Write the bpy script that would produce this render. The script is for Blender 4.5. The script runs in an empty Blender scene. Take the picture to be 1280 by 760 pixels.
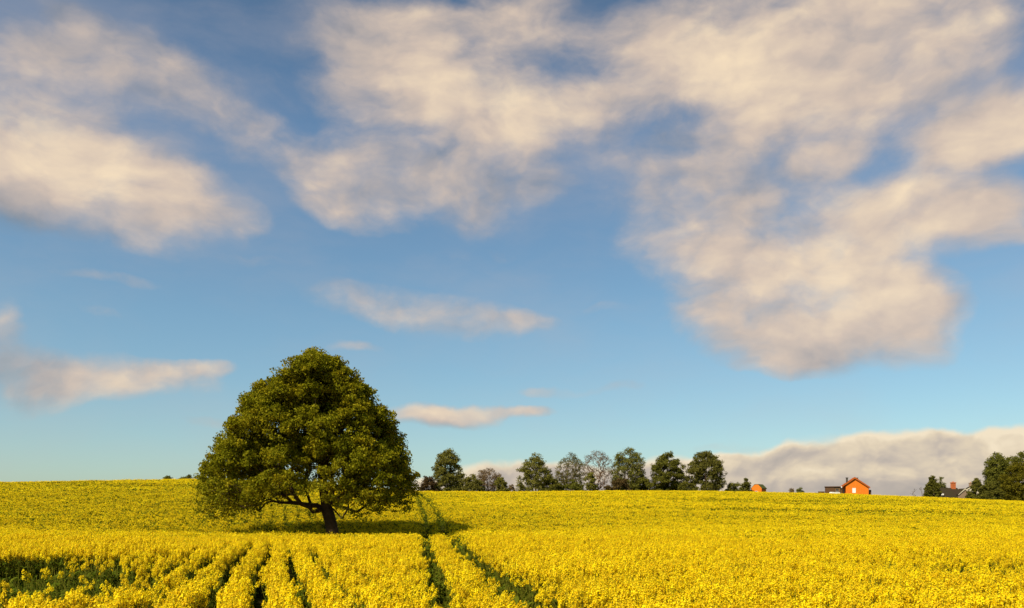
import bpy, bmesh, math, random
import numpy as np
from mathutils import Vector, Matrix

random.seed(7)
rng = np.random.default_rng(7)
R = math.radians
SC = bpy.context.scene
COL = SC.collection

# ------------------------------------------------------------------ camera
F, CX, HY = 1067.0, 640.0, 640.0          # focal length, centre column and eye-level row of the 1280 px wide photo
cam_d = bpy.data.cameras.new('camera')
cam_d.sensor_width = 36.0
cam_d.lens = 36.0 * F / 1280.0
cam_d.shift_y = (HY - 380.0) / 1280.0
cam_d.clip_start = 0.1
cam_d.clip_end = 12000
cam = bpy.data.objects.new('camera', cam_d)
COL.objects.link(cam)
cam.location = (0, 0, 0)
cam.rotation_euler = (R(90), 0, 0)
SC.camera = cam

# ------------------------------------------------------------------ sun, sky, exposure
SUN_AZ, SUN_EL = R(226), R(47)            # clockwise from +Y (the view direction): behind the camera, to the left
sun_dir = Vector((math.sin(SUN_AZ) * math.cos(SUN_EL), math.cos(SUN_AZ) * math.cos(SUN_EL), math.sin(SUN_EL)))
sd = bpy.data.lights.new('sun', 'SUN')
sd.energy = 5.0
sd.angle = R(0.6)
sd.color = (1.0, 0.87, 0.64)
sun = bpy.data.objects.new('sun', sd)
COL.objects.link(sun)
sun.rotation_euler = sun_dir.to_track_quat('Z', 'Y').to_euler()
SC.view_settings.view_transform = 'Standard'
SC.view_settings.look = 'None'
SC.view_settings.gamma = 1
SC.view_settings.use_curve_mapping = False
SC.view_settings.exposure = 0.38


class G:
    """small helper that writes node graphs as expressions"""
    def __init__(s, nt):
        s.nt = nt
        s.n = nt.nodes
        s.l = nt.links

    def put(s, sock, v):
        if isinstance(v, bpy.types.NodeSocket):
            s.l.new(v, sock)
        else:
            sock.default_value = v

    def m(s, op, a, b=0.0, c=0.0, clamp=False):
        n = s.n.new('ShaderNodeMath')
        n.operation = op
        n.use_clamp = clamp
        s.put(n.inputs[0], a)
        s.put(n.inputs[1], b)
        s.put(n.inputs[2], c)
        return n.outputs[0]

    def vm(s, op, a, b=(0, 0, 0), out=0):
        n = s.n.new('ShaderNodeVectorMath')
        n.operation = op
        s.put(n.inputs[0], a)
        s.put(n.inputs[1], b)
        return n.outputs[out]

    def xyz(s, x, y, z=0.0):
        n = s.n.new('ShaderNodeCombineXYZ')
        s.put(n.inputs[0], x); s.put(n.inputs[1], y); s.put(n.inputs[2], z)
        return n.outputs[0]

    def sep(s, v):
        n = s.n.new('ShaderNodeSeparateXYZ')
        s.put(n.inputs[0], v)
        return n.outputs

    def noise(s, v, scale, detail=4.0, rough=0.5, dist=0.0, out='Fac'):
        n = s.n.new('ShaderNodeTexNoise')
        s.put(n.inputs['Vector'], v)
        n.inputs['Scale'].default_value = scale
        n.inputs['Detail'].default_value = detail
        n.inputs['Roughness'].default_value = rough
        n.inputs['Distortion'].default_value = dist
        return n.outputs[out]

    def rng(s, v, a, b, c=0.0, d=1.0, kind='SMOOTHSTEP'):
        n = s.n.new('ShaderNodeMapRange')
        n.interpolation_type = kind
        s.put(n.inputs[0], v)
        for i, k in enumerate((a, b, c, d)):
            s.put(n.inputs[i + 1], k)
        return n.outputs[0]

    def mix(s, f, a, b, blend='MIX'):
        n = s.n.new('ShaderNodeMix')
        n.data_type = 'RGBA'
        n.blend_type = blend
        s.put(n.inputs[0], f)
        s.put(n.inputs[6], a if isinstance(a, bpy.types.NodeSocket) else (*a, 1))
        s.put(n.inputs[7], b if isinstance(b, bpy.types.NodeSocket) else (*b, 1))
        return n.outputs[2]

    def ramp(s, f, stops):
        n = s.n.new('ShaderNodeValToRGB')
        s.put(n.inputs[0], f)
        e = n.color_ramp.elements
        while len(e) < len(stops):
            e.new(0.5)
        for k, (p, c) in enumerate(stops):
            e[k].position = p
            e[k].color = (*c, 1)
        return n.outputs[0]


def build_sky():
    w = bpy.data.worlds.new('World')
    SC.world = w
    w.use_nodes = True
    w.node_tree.nodes.clear()
    g = G(w.node_tree)
    tc = g.n.new('ShaderNodeTexCoord')
    d = g.vm('NORMALIZE', tc.outputs['Generated'])
    x, y, z = g.sep(d)
    sky = g.n.new('ShaderNodeTexSky')
    sky.sky_type = 'NISHITA'
    sky.sun_disc = False
    sky.sun_elevation = SUN_EL
    sky.sun_rotation = SUN_AZ
    sky.altitude = 100
    sky.air_density = 1.0
    sky.dust_density = 0.6
    sky.ozone_density = 2.0
    az = g.m('ARCTAN2', x, y)
    hor = g.m('SQRT', g.m('ADD', g.m('MULTIPLY', x, x), g.m('MULTIPLY', y, y)))
    t = g.m('DIVIDE', z, g.m('MAXIMUM', hor, 0.02))
    p = g.xyz(az, t, 0.0)
    # turbulence that frays the cloud edges
    wv = g.noise(p, 5.0, 3, 0.55, out='Color')
    wv = g.vm('SUBTRACT', wv, (0.5, 0.5, 0.5))
    ww = g.vm('MULTIPLY', wv, (0.085, 0.05, 0.0))
    wv2 = g.vm('MULTIPLY', g.vm('SUBTRACT', g.noise(p, 17.0, 4, 0.6, out='Color'), (0.5, 0.5, 0.5)), (0.026, 0.018, 0.0))
    pw = g.vm('ADD', p, g.vm('ADD', ww, wv2))

    def blob(acc, px, py, rx, ry, rot=0.0, wt=1.0, soft=1.0):
        # each blob waits for the one before it, which keeps the shader stack small
        pq = pw
        if acc is not None:
            mu = g.n.new('ShaderNodeVectorMath')
            mu.operation = 'MULTIPLY_ADD'
            g.put(mu.inputs[0], acc)
            mu.inputs[1].default_value = (1e-7, 1e-7, 1e-7)
            g.put(mu.inputs[2], pw)
            pq = mu.outputs[0]
        u, v = (px - CX) / F, (HY - py) / F
        a = math.atan(u)
        c = math.cos(a)
        n = g.n.new('ShaderNodeMapping')
        n.vector_type = 'TEXTURE'
        g.put(n.inputs['Vector'], pq)
        n.inputs['Location'].default_value = (a, v * c, 0)
        n.inputs['Rotation'].default_value = (0, 0, -R(rot))
        n.inputs['Scale'].default_value = (rx / F * c * c, ry / F * c, 1)
        r = g.vm('LENGTH', n.outputs[0], out=1)
        return g.rng(r, 1.0 + 0.45 * soft, 1.0 - 0.8 * soft, 0.0, wt)

    def soft_union(rows):
        inv = None
        for row in rows:
            k = g.m('SUBTRACT', 1.0, blob(inv, *row))
            inv = k if inv is None else g.m('MULTIPLY', inv, k)
        return g.m('SUBTRACT', 1.0, inv)
    body = soft_union(CLOUDS)
    low = soft_union(BANK)
    # far cloud for the rest of the dome, outside the view
    away = g.rng(y, 0.72, 0.45, 0.0, 1.0)
    dome_n = g.noise(g.vm('MULTIPLY', d, (1.0, 1.0, 2.0)), 2.2, 5, 0.55)
    dome = g.m('MULTIPLY', g.rng(dome_n, 0.45, 0.65, 0.0, 0.85), g.m('MULTIPLY', away, g.rng(z, 0.0, 0.1)))
    # fractal detail, stretched along the horizon
    q = g.vm('MULTIPLY', pw, (1.0, 1.5, 1.0))
    n1 = g.noise(q, 7.0, 8, 0.53, 0.1)
    n2 = g.noise(q, 26.0, 6, 0.6)
    def billow(v, sc):
        n = g.n.new('ShaderNodeTexVoronoi')
        n.feature = 'F1'
        n.normalize = True
        g.put(n.inputs['Vector'], v)
        n.inputs['Scale'].default_value = sc
        n.inputs['Detail'].default_value = 3.0
        n.inputs['Roughness'].default_value = 0.55
        n.inputs['Lacunarity'].default_value = 2.1
        o = n.outputs['Distance']
        return g.m('SUBTRACT', 1.0, g.m('MULTIPLY', g.m('MULTIPLY', o, o), 4.0))
    bil = billow(q, 11.0)
    fb = g.m('ADD', g.m('ADD', g.m('MULTIPLY', n1, 0.76), g.m('MULTIPLY', n2, 0.14)), g.m('MULTIPLY', bil, 0.10))
    fd = g.m('SUBTRACT', fb, 0.5)
    body = g.m('MAXIMUM', body, dome)
    dens = g.m('ADD', body, g.m('MULTIPLY', fd, 2.1))
    dens = g.m('MULTIPLY', dens, g.rng(body, 0.02, 0.25))
    a_body = g.rng(dens, 0.12, 1.04, 0.0, 0.94)
    dl = g.m('ADD', low, g.m('MULTIPLY', fd, 1.0))
    dl = g.m('MULTIPLY', dl, g.rng(low, 0.02, 0.2))
    a_low = g.rng(dl, 0.15, 0.72, 0.0, 0.96)
    # relief: density towards the sun against density here
    off = g.vm('ADD', q, (-0.018, 0.026, 0.0))
    nb = g.m('ADD', g.m('MULTIPLY', g.noise(off, 7.5, 5, 0.5, 0.15), 0.8), g.m('MULTIPLY', g.noise(off, 26.0, 3, 0.5), 0.2))
    na = g.m('ADD', g.m('MULTIPLY', g.noise(q, 7.5, 5, 0.5, 0.15), 0.8), g.m('MULTIPLY', g.noise(q, 26.0, 3, 0.5), 0.2))
    rel = g.m('ADD', g.m('SUBTRACT', na, nb), g.m('MULTIPLY', g.m('SUBTRACT', bil, billow(g.vm('ADD', q, (-0.010, 0.016, 0.0)), 11.0)), 0.12))
    lit = soft_union(BRIGHT)
    dark = soft_union(DULL)
    tone = g.m('ADD', 0.55, g.m('MULTIPLY', rel, 1.4))
    tone = g.m('ADD', tone, g.m('MULTIPLY', lit, 0.36))
    tone = g.m('SUBTRACT', tone, g.m('MULTIPLY', dark, 0.50))
    tone = g.m('ADD', tone, g.m('MULTIPLY', g.m('SUBTRACT', a_body, 0.6), 0.15), clamp=True)
    ccol = g.ramp(tone, [(0.0, (0.20, 0.20, 0.205)), (0.30, (0.34, 0.305, 0.295)), (0.62, (0.52, 0.42, 0.345)), (1.0, (0.74, 0.59, 0.41))])
    lt = g.m('ADD', g.m('ADD', g.rng(t, 0.012, 0.085, -0.06, 0.22), g.rng(dl, 0.35, 1.25, 0.86, 0.36)), g.m('MULTIPLY', rel, 3.6))
    lt = g.m('ADD', lt, g.m('MULTIPLY', fd, 1.3), clamp=True)
    lcol = g.ramp(lt, [(0.0, (0.32, 0.285, 0.265)), (0.4, (0.43, 0.365, 0.31)), (0.75, (0.59, 0.49, 0.36)), (1.0, (0.70, 0.59, 0.43))])
    # clear air: the Nishita sky pushed towards the photo's teal horizon and deep blue top
    tint = g.ramp(g.rng(t, 0.0, 0.62, 0.0, 1.0, 'LINEAR'), SKY_TINT)
    base = g.mix(1.0, sky.outputs[0], tint, 'MULTIPLY')
    base = g.vm('SCALE', base)
    base.node.inputs['Scale'].default_value = SKY_STRENGTH
    thin = g.m('MULTIPLY', g.rng(g.noise(g.vm('MULTIPLY', pw, (1.0, 2.2, 1.0)), 3.2, 7, 0.58), 0.38, 0.72), g.rng(t, 0.12, 0.36, 0.14, 0.26))
    c0 = g.mix(thin, base, (0.40, 0.36, 0.36))
    c1 = g.mix(a_body, c0, ccol)
    c2 = g.mix(a_low, c1, lcol)
    bg = g.n.new('ShaderNodeBackground')
    # the cloud colours are written for a Background of strength 0.1
    up = g.vm('SCALE', c2)
    up.node.inputs['Scale'].default_value = 10.0
    g.put(bg.inputs['Color'], up)
    bg.inputs['Strength'].default_value = 0.1
    out = g.n.new('ShaderNodeOutputWorld')
    g.l.new(bg.outputs[0], out.inputs[0])
    w.cycles.sampling_method = 'MANUAL'
    w.cycles.sample_map_resolution = 512


SKY_STRENGTH = 0.115
SKY_TINT = [(0.0, (0.60, 0.70, 0.69)), (0.35, (0.66, 0.79, 0.76)), (0.7, (0.70, 0.80, 0.79)), (1.0, (0.50, 0.62, 0.63))]
# (column, row, half width, half height, tilt, weight, softness) of each cloud of the sky
CLOUDS = [
    (85, 200, 185, 85, 14, 1.0, 0.9), (215, 245, 120, 50, 14, 0.85, 0.9), (20, 240, 110, 60, 0, 0.8, 1.0),
    (100, 45, 150, 60, 20, 0.46, 1.0), (215, 95, 100, 55, 25, 0.36, 1.0), (40, 80, 90, 50, 10, 0.40, 1.0),
    (330, 75, 60, 40, 20, 0.26, 1.0), (290, 150, 90, 45, 30, 0.26, 1.0),
    (380, 185, 75, 34, 25, 0.5, 1.0), (425, 240, 75, 50, 10, 0.62, 1.0), (470, 200, 60, 40, 10, 0.5, 1.0),
    (570, 115, 165, 85, 15, 0.95, 1.0), (500, 40, 130, 60, 0, 0.72, 1.0), (640, 30, 110, 55, 0, 0.75, 1.0),
    (570, 205, 130, 65, 0, 0.7, 1.0), (670, 215, 50, 35, 40, 0.5, 1.0), (740, 125, 90, 40, 0, 0.8, 1.0),
    (930, 70, 170, 105, 10, 1.0, 0.9), (860, 30, 100, 60, 0, 0.8, 1.0), (1050, 110, 90, 60, 30, 0.75, 1.0),
    (1160, 25, 120, 75, 10, 0.95, 0.9), (1080, 5, 90, 50, 0, 0.9, 1.0), (960, 170, 90, 45, 20, 0.7, 1.0),
    (870, 215, 80, 45, 0, 0.62, 1.0), (785, 250, 60, 28, 0, 0.48, 1.0), (1140, 110, 60, 30, 30, 0.4, 1.0),
    (1235, 165, 100, 55, -15, 0.95, 0.9), (1035, 195, 65, 26, -8, 0.85, 0.7), (1110, 255, 120, 48, 5, 0.97, 0.85),
    (1200, 270, 90, 40, 0, 0.8, 0.9), (930, 265, 70, 32, -12, 0.75, 0.9), (1260, 300, 50, 18, 0, 0.6, 1.0),
    (960, 330, 110, 50, 0, 0.85, 0.9), (1080, 375, 125, 90, 10, 1.0, 0.7), (940, 395, 110, 60, 10, 0.9, 0.85),
    (990, 440, 80, 35, 0, 0.8, 0.9), (1150, 410, 65, 45, 0, 0.6, 1.0), (1030, 320, 90, 50, 0, 0.8, 1.0),
    (500, 385, 150, 30, 4, 0.44, 1.0), (590, 410, 115, 24, 0, 0.56, 1.0), (655, 408, 45, 14, 0, 0.45, 1.0),
    (15, 465, 95, 50, 5, 0.74, 1.0), (150, 470, 140, 30, 2, 0.64, 1.0), (240, 460, 70, 14, -8, 0.4, 1.0), (0, 410, 25, 40, 0, 0.6, 1.0),
    (555, 520, 72, 17, 0, 0.95, 0.8), (640, 513, 62, 8, 0, 0.7, 1.0), (450, 440, 40, 10, 0, 0.5, 1.0),
    (785, 482, 48, 9, -3, 0.55, 1.0), (700, 490, 60, 8, 0, 0.35, 1.0), (890, 556, 50, 8, -8, 0.4, 1.0), (940, 562, 40, 10, 0, 0.4, 1.0),
    (258, 526, 45, 9, 6, 0.5, 1.0), (160, 357, 60, 9, 0, 0.35, 1.0), (110, 390, 70, 10, 3, 0.28, 1.0), (90, 345, 60, 10, -5, 0.3, 1.0),
    (600, 320, 70, 14, 0, 0.28, 1.0), (760, 385, 40, 10, -5, 0.35, 1.0), (340, 335, 60, 10, 0, 0.22, 1.0),
    (790, 185, 110, 50, 0, 0.36, 1.0), (985, 232, 85, 42, -8, 0.62, 1.0), (1060, 285, 130, 60, 0, 0.7, 1.0), (150, 110, 200, 90, 15, 0.3, 1.0), (850, 300, 100, 60, 0, 0.55, 1.0),
    (1130, 170, 90, 40, 0, 0.32, 1.0), (560, 270, 150, 40, 0, 0.3, 1.0), (1220, 60, 70, 60, 0, 0.4, 1.0), (180, 300, 150, 30, 8, 0.32, 1.0),
    (450, 150, 90, 50, 20, 0.45, 1.0),
]
BANK = [(622, 596, 52, 24, 0, 1.0, 0.85), (690, 600, 80, 20, 0, 1.0, 0.85), (850, 600, 110, 32, 0, 1.0, 0.85), (960, 600, 120, 36, 0, 1.0, 0.85),
        (1080, 600, 140, 56, 0, 1.0, 0.85), (1170, 590, 110, 54, 0, 1.0, 0.85), (1290, 590, 120, 62, 0, 1.0, 0.85), (560, 606, 50, 10, 0, 0.9, 0.85),
        (905, 580, 30, 18, 0, 0.9, 0.85), (990, 575, 40, 20, 0, 0.9, 0.85), (1165, 552, 50, 20, 0, 0.95, 0.85), (1262, 545, 50, 22, 0, 0.95, 0.85), (1090, 562, 45, 18, 0, 0.9, 0.85), (1000, 630, 420, 50, 0, 1.0, 0.8), (1480, 590, 150, 70, 0, 1.0, 0.85)]
BRIGHT = [(90, 190, 140, 55, 20, 0.75, 1.0), (600, 115, 120, 50, 10, 0.6, 1.0), (900, 60, 90, 50, 0, 0.62, 1.0), (960, 120, 90, 40, 0, 0.5, 1.0),
          (1110, 240, 110, 28, 8, 0.65, 1.0), (1250, 165, 90, 40, 0, 0.5, 1.0), (1050, 345, 140, 60, 0, 0.45, 1.0), (550, 513, 60, 8, 0, 0.4, 1.0), (1150, 40, 90, 40, 0, 0.3, 1.0)]
DULL = [(10, 275, 150, 35, 8, 0.8, 1.0), (10, 480, 110, 60, 0, 0.42, 1.0), (580, 245, 150, 60, 0, 0.45, 1.0), (870, 200, 130, 60, 10, 0.45, 1.0),
        (130, 50, 190, 70, 20, 0.4, 1.0), (1180, 120, 80, 40, 0, 0.4, 1.0), (1000, 455, 170, 45, 0, 0.3, 1.0), (540, 535, 80, 9, 0, 0.6, 1.0), (450, 50, 60, 60, 0, 0.4, 1.0)]
build_sky()


# ------------------------------------------------------------------ helpers
def tag(o, label=None, cat=None, group=None, kind=None):
    if label: o['label'] = label
    if cat: o['category'] = cat
    if group: o['group'] = group
    if kind: o['kind'] = kind
    return o


def link_mesh(name, me, mats, parent=None):
    o = bpy.data.objects.new(name, me)
    for m in (mats if isinstance(mats, (list, tuple)) else [mats]):
        me.materials.append(m)
    COL.objects.link(o)
    o.parent = parent
    return o


def np_mesh(name, v, quads=None, tris=None, qmat=None, tmat=None):
    me = bpy.data.meshes.new(name)
    v = np.asarray(v, dtype=np.float32)
    q = np.zeros((0, 4), np.int32) if quads is None else np.asarray(quads, np.int32).reshape(-1, 4)
    t = np.zeros((0, 3), np.int32) if tris is None else np.asarray(tris, np.int32).reshape(-1, 3)
    me.vertices.add(len(v))
    me.vertices.foreach_set('co', v.ravel())
    loops = np.concatenate([q.ravel(), t.ravel()])
    me.loops.add(len(loops))
    me.loops.foreach_set('vertex_index', loops)
    starts = np.concatenate([np.arange(len(q)) * 4, len(q) * 4 + np.arange(len(t)) * 3]).astype(np.int32)
    me.polygons.add(len(starts))
    me.polygons.foreach_set('loop_start', starts)
    mi = np.concatenate([np.zeros(len(q), np.int32) if qmat is None else np.asarray(qmat, np.int32),
                         np.zeros(len(t), np.int32) if tmat is None else np.asarray(tmat, np.int32)])
    me.polygons.foreach_set('material_index', mi)
    me.update(calc_edges=True)
    me.validate()
    return me


def empty(name, loc, rz=0.0):
    o = bpy.data.objects.new(name, None)
    COL.objects.link(o)
    o.empty_display_size = 0.3
    o.location = loc
    o.rotation_euler = (0, 0, rz)
    return o


def mat(name):
    m = bpy.data.materials.new(name)
    m.use_nodes = True
    g = G(m.node_tree)
    bs = g.n['Principled BSDF']
    bs.inputs['Specular IOR Level'].default_value = 0.2
    bs.inputs['Roughness'].default_value = 0.8
    return m, g, bs


def leaf_mat(name, stops, trans=0.3, tcol=None, rough=0.7, spec=0.06, drift=None):
    """leaf-by-leaf colour variation, part of the light passes through the blade"""
    m, g, bs = mat(name)
    geo = g.n.new('ShaderNodeNewGeometry')
    c = g.ramp(geo.outputs['Random Per Island'], stops)
    oi = g.n.new('ShaderNodeObjectInfo')
    hs = g.n.new('ShaderNodeHueSaturation')
    if drift:
        tc = g.n.new('ShaderNodeTexCoord')
        nn = g.noise(tc.outputs['Object'], 0.55, 3, 0.6)
        c = g.mix(g.rng(nn, 0.42, 0.66), c, drift, 'MULTIPLY')
    g.put(hs.inputs['Color'], c)
    g.put(hs.inputs['Value'], g.rng(oi.outputs['Random'], 0, 1, 0.86, 1.14, 'LINEAR'))
    g.put(hs.inputs['Hue'], g.rng(oi.outputs['Random'], 0, 1, 0.492, 0.508, 'LINEAR'))
    c = hs.outputs[0]
    g.put(bs.inputs['Base Color'], c)
    bs.inputs['Roughness'].default_value = rough
    bs.inputs['Specular IOR Level'].default_value = spec
    tr = g.n.new('ShaderNodeBsdfTranslucent')
    g.put(tr.inputs['Color'], g.mix(0.5, c, tcol, 'MIX') if tcol else c)
    mx = g.n.new('ShaderNodeMixShader')
    mx.inputs[0].default_value = trans
    g.l.new(bs.outputs[0], mx.inputs[1])
    g.l.new(tr.outputs[0], mx.inputs[2])
    g.l.new(mx.outputs[0], g.n['Material Output'].inputs[0])
    return m


def rough_mat(name, c1, c2, scale=2.0, rough=0.85, detail=6, bump=0.0):
    m, g, bs = mat(name)
    tc = g.n.new('ShaderNodeTexCoord')
    n = g.noise(tc.outputs['Object'], scale, detail, 0.6)
    g.put(bs.inputs['Base Color'], g.mix(g.rng(n, 0.3, 0.7), c1, c2))
    bs.inputs['Roughness'].default_value = rough
    if bump:
        b = g.n.new('ShaderNodeBump')
        b.inputs['Strength'].default_value = bump
        g.put(b.inputs['Height'], n)
        g.put(bs.inputs['Normal'], b.outputs[0])
    return m


# ------------------------------------------------------------------ the lie of the land (height of the crop's top)
CROP = 1.25
_px = np.array([-2000, -300, 0, 120, 240, 400, 530, 640, 760, 880, 960, 1060, 1160, 1280, 1600, 3000], float)
_ys = np.array([612, 604, 600.5, 598.5, 598, 604, 613.2, 613.6, 612.2, 612.2, 614, 616.4, 620.4, 625.6, 636, 640], float)
_ds = np.array([150, 150, 150, 150, 152, 165, 186, 195, 200, 205, 208, 210, 210, 210, 210, 210], float)
_dip = np.array([0.1, 0.1, 0.15, 0.35, 0.9, 1.25, 1.05, 0.45, 0.05, 0.0, 0.0, 0.0, 0.0, 0.0, 0.0, 0.0], float)
_nr = np.array([58, 58, 58, 57, 55, 54, 54, 56, 60, 64, 66, 66, 66, 66, 66, 66], float)


def sstep(a, b, x):
    t = np.clip((x - a) / (b - a), 0, 1)
    return t * t * (3 - 2 * t)


def crop_top(x, y):
    x = np.asarray(x, float); y = np.asarray(y, float)
    dd = np.maximum(y, 1.0)
    px = np.clip(CX + F * x / np.maximum(dd, 25.0), -2000, 3000)
    ds = np.interp(px, _px, _ds)
    zs = (HY - np.interp(px, _px, _ys)) / F * ds
    dip = np.interp(px, _px, _dip)
    nr = np.interp(px, _px, _nr)
    zn = -1.38 + 0.05 * np.sin(x * 0.21 + 1.0) * np.sin(y * 0.17)
    ys = np.interp(px, _px, _ys) + 1.6
    zs = (HY - ys) / F * ds
    t = np.clip((dd - (nr + 4)) / (ds - (nr + 4)), 0, 1)
    e = 1 - (1 - t) ** 1.75
    e = e * (0.35 + 0.65 * sstep(0, 0.22, t))
    z = dd * (zn / np.maximum(dd, 1) * (1 - e) + zs / ds * e)
    z = z - dip * sstep(nr - 3, nr + 11, dd) * (1 - sstep(nr + 15, nr + 42, dd))
    z = z + 0.10 * np.sin(x * 0.045 + y * 0.03) * sstep(70, 110, dd) * (1 - sstep(0.7, 0.95, t))
    beyond = np.clip(dd - ds, 0, None)
    z = np.where(dd > ds, zs + (zs / ds) * beyond * np.exp(-beyond / 12.0) * 0.6, z)
    z = z - 1.0 * (1 - np.exp(-(beyond / 30.0) ** 2))
    z = z - 2.2 * sstep(600, 3000, dd)
    return z


def ground_z(x, y):
    return crop_top(x, y) - CROP


def make_ground():
    xs = np.concatenate([np.linspace(-4000, -240, 14), np.linspace(-220, 220, 330), np.linspace(240, 4000, 14)])
    ys = np.concatenate([np.linspace(-2500, -20, 10), np.linspace(-10, 110, 150), np.linspace(111, 360, 180), np.linspace(380, 5000, 18)])
    X, Y = np.meshgrid(xs, ys)
    v = np.stack([X, Y, ground_z(X, Y)], -1).reshape(-1, 3)
    nx, ny = len(xs), len(ys)
    i = (np.arange(ny - 1)[:, None] * nx + np.arange(nx - 1)[None, :]).ravel()
    q = np.stack([i, i + 1, i + 1 + nx, i + nx], 1)
    me = np_mesh('ground', v, q)
    me.polygons.foreach_set('use_smooth', np.ones(len(q), bool))
    m, g, bs = mat('field_soil')
    tc = g.n.new('ShaderNodeTexCoord')
    n1 = g.noise(tc.outputs['Object'], 0.35, 8, 0.65)
    n2 = g.noise(tc.outputs['Object'], 6.0, 6, 0.7)
    c = g.mix(g.rng(n2, 0.35, 0.65), (0.022, 0.030, 0.005), (0.050, 0.056, 0.009))
    c = g.mix(g.rng(n1, 0.45, 0.62), c, (0.045, 0.036, 0.016))
    g.put(bs.inputs['Base Color'], c)
    b = g.n.new('ShaderNodeBump')
    b.inputs['Strength'].default_value = 0.8
    g.put(b.inputs['Height'], n2)
    g.put(bs.inputs['Normal'], b.outputs[0])
    bs.inputs['Specular IOR Level'].default_value = 0.0
    tag(link_mesh('ground', me, m), 'green and brown soil of the rolling rapeseed field', 'ground', kind='structure')


make_ground()

# ------------------------------------------------------------------ rapeseed
M_PETAL = leaf_mat('rape_petal', [(0.0, (0.86, 0.60, 0.002)), (0.35, (0.92, 0.69, 0.004)), (0.8, (0.94, 0.75, 0.012)), (1.0, (0.84, 0.71, 0.015))], 0.36, rough=0.6, spec=0.12)
M_BUD = leaf_mat('rape_bud', [(0.0, (0.40, 0.36, 0.01)), (1.0, (0.52, 0.46, 0.015))], 0.2)
M_RLEAF = leaf_mat('rape_leaf', [(0.0, (0.066, 0.100, 0.005)), (0.5, (0.098, 0.132, 0.007)), (1.0, (0.145, 0.165, 0.010))], 0.3)
M_STEM = leaf_mat('rape_stem', [(0.0, (0.14, 0.15, 0.012)), (1.0, (0.20, 0.195, 0.02))], 0.15)


def rand_dirs(n, up=0.0):
    a = rng.normal(size=(n, 3))
    a[:, 2] += up
    return a / np.linalg.norm(a, axis=1, keepdims=True)


def leaf_quads(c, nrm, ln, wd, droop=0.0, ax=None):
    """kite shaped blades: centre points, normals, lengths and widths -> vertices and quads"""
    n = len(c)
    r = rand_dirs(n) if ax is None else ax
    t = np.cross(nrm, r)
    t /= np.maximum(np.linalg.norm(t, axis=1, keepdims=True), 1e-6)
    b = np.cross(nrm, t)
    ln = np.broadcast_to(ln, (n,))[:, None]
    wd = np.broadcast_to(wd, (n,))[:, None]
    p0 = c - t * ln * 0.5
    p1 = c + b * wd * 0.5 + t * ln * 0.08 + nrm * wd * 0.12
    p2 = c + t * ln * 0.5 - nrm * ln * droop
    p3 = c - b * wd * 0.5 + t * ln * 0.08 + nrm * wd * 0.12
    v = np.stack([p0, p1, p2, p3], 1).reshape(-1, 3)
    q = np.arange(n * 4).reshape(-1, 4)
    return v, q


class MB:
    def __init__(s):
        s.v, s.q, s.t, s.qm, s.tm, s.n = [], [], [], [], [], 0

    def add(s, v, q=None, t=None, m=0):
        v = np.asarray(v, float).reshape(-1, 3)
        s.v.append(v)
        if q is not None and len(q):
            q = np.asarray(q).reshape(-1, 4)
            s.q.append(q + s.n)
            s.qm.append(np.full(len(q), m))
        if t is not None and len(t):
            t = np.asarray(t).reshape(-1, 3)
            s.t.append(t + s.n)
            s.tm.append(np.full(len(t), m))
        s.n += len(v)

    def tube(s, pts, rad, k=5, m=0):
        pts = np.asarray(pts, float)
        n = len(pts)
        rad = np.broadcast_to(rad, (n,))
        tg = np.gradient(pts, axis=0)
        tg /= np.maximum(np.linalg.norm(tg, axis=1, keepdims=True), 1e-9)
        ref = np.array([1.0, 0, 0]) if abs(tg[0][0]) < 0.8 else np.array([0, 1.0, 0])
        vs = []
        a = np.arange(k) / k * 2 * np.pi
        for i in range(n):
            u = ref - tg[i] * np.dot(ref, tg[i])
            u /= max(np.linalg.norm(u), 1e-9)
            w = np.cross(tg[i], u)
            ref = u
            vs.append(pts[i] + rad[i] * (np.cos(a)[:, None] * u + np.sin(a)[:, None] * w))
        v = np.concatenate(vs)
        i = np.arange(n - 1)[:, None] * k
        j = np.arange(k)[None, :]
        q = np.stack([i + j, i + (j + 1) % k, i + k + (j + 1) % k, i + k + j], -1).reshape(-1, 4)
        s.add(v, q, m=m)

    def mesh(s, name):
        cat = lambda l: np.concatenate(l) if l else None
        return np_mesh(name, np.concatenate(s.v), cat(s.q), cat(s.t), cat(s.qm), cat(s.tm))


PLANTS = bpy.data.collections.new('rape_plants')      # never linked to the scene: only instanced by the crop


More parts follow.
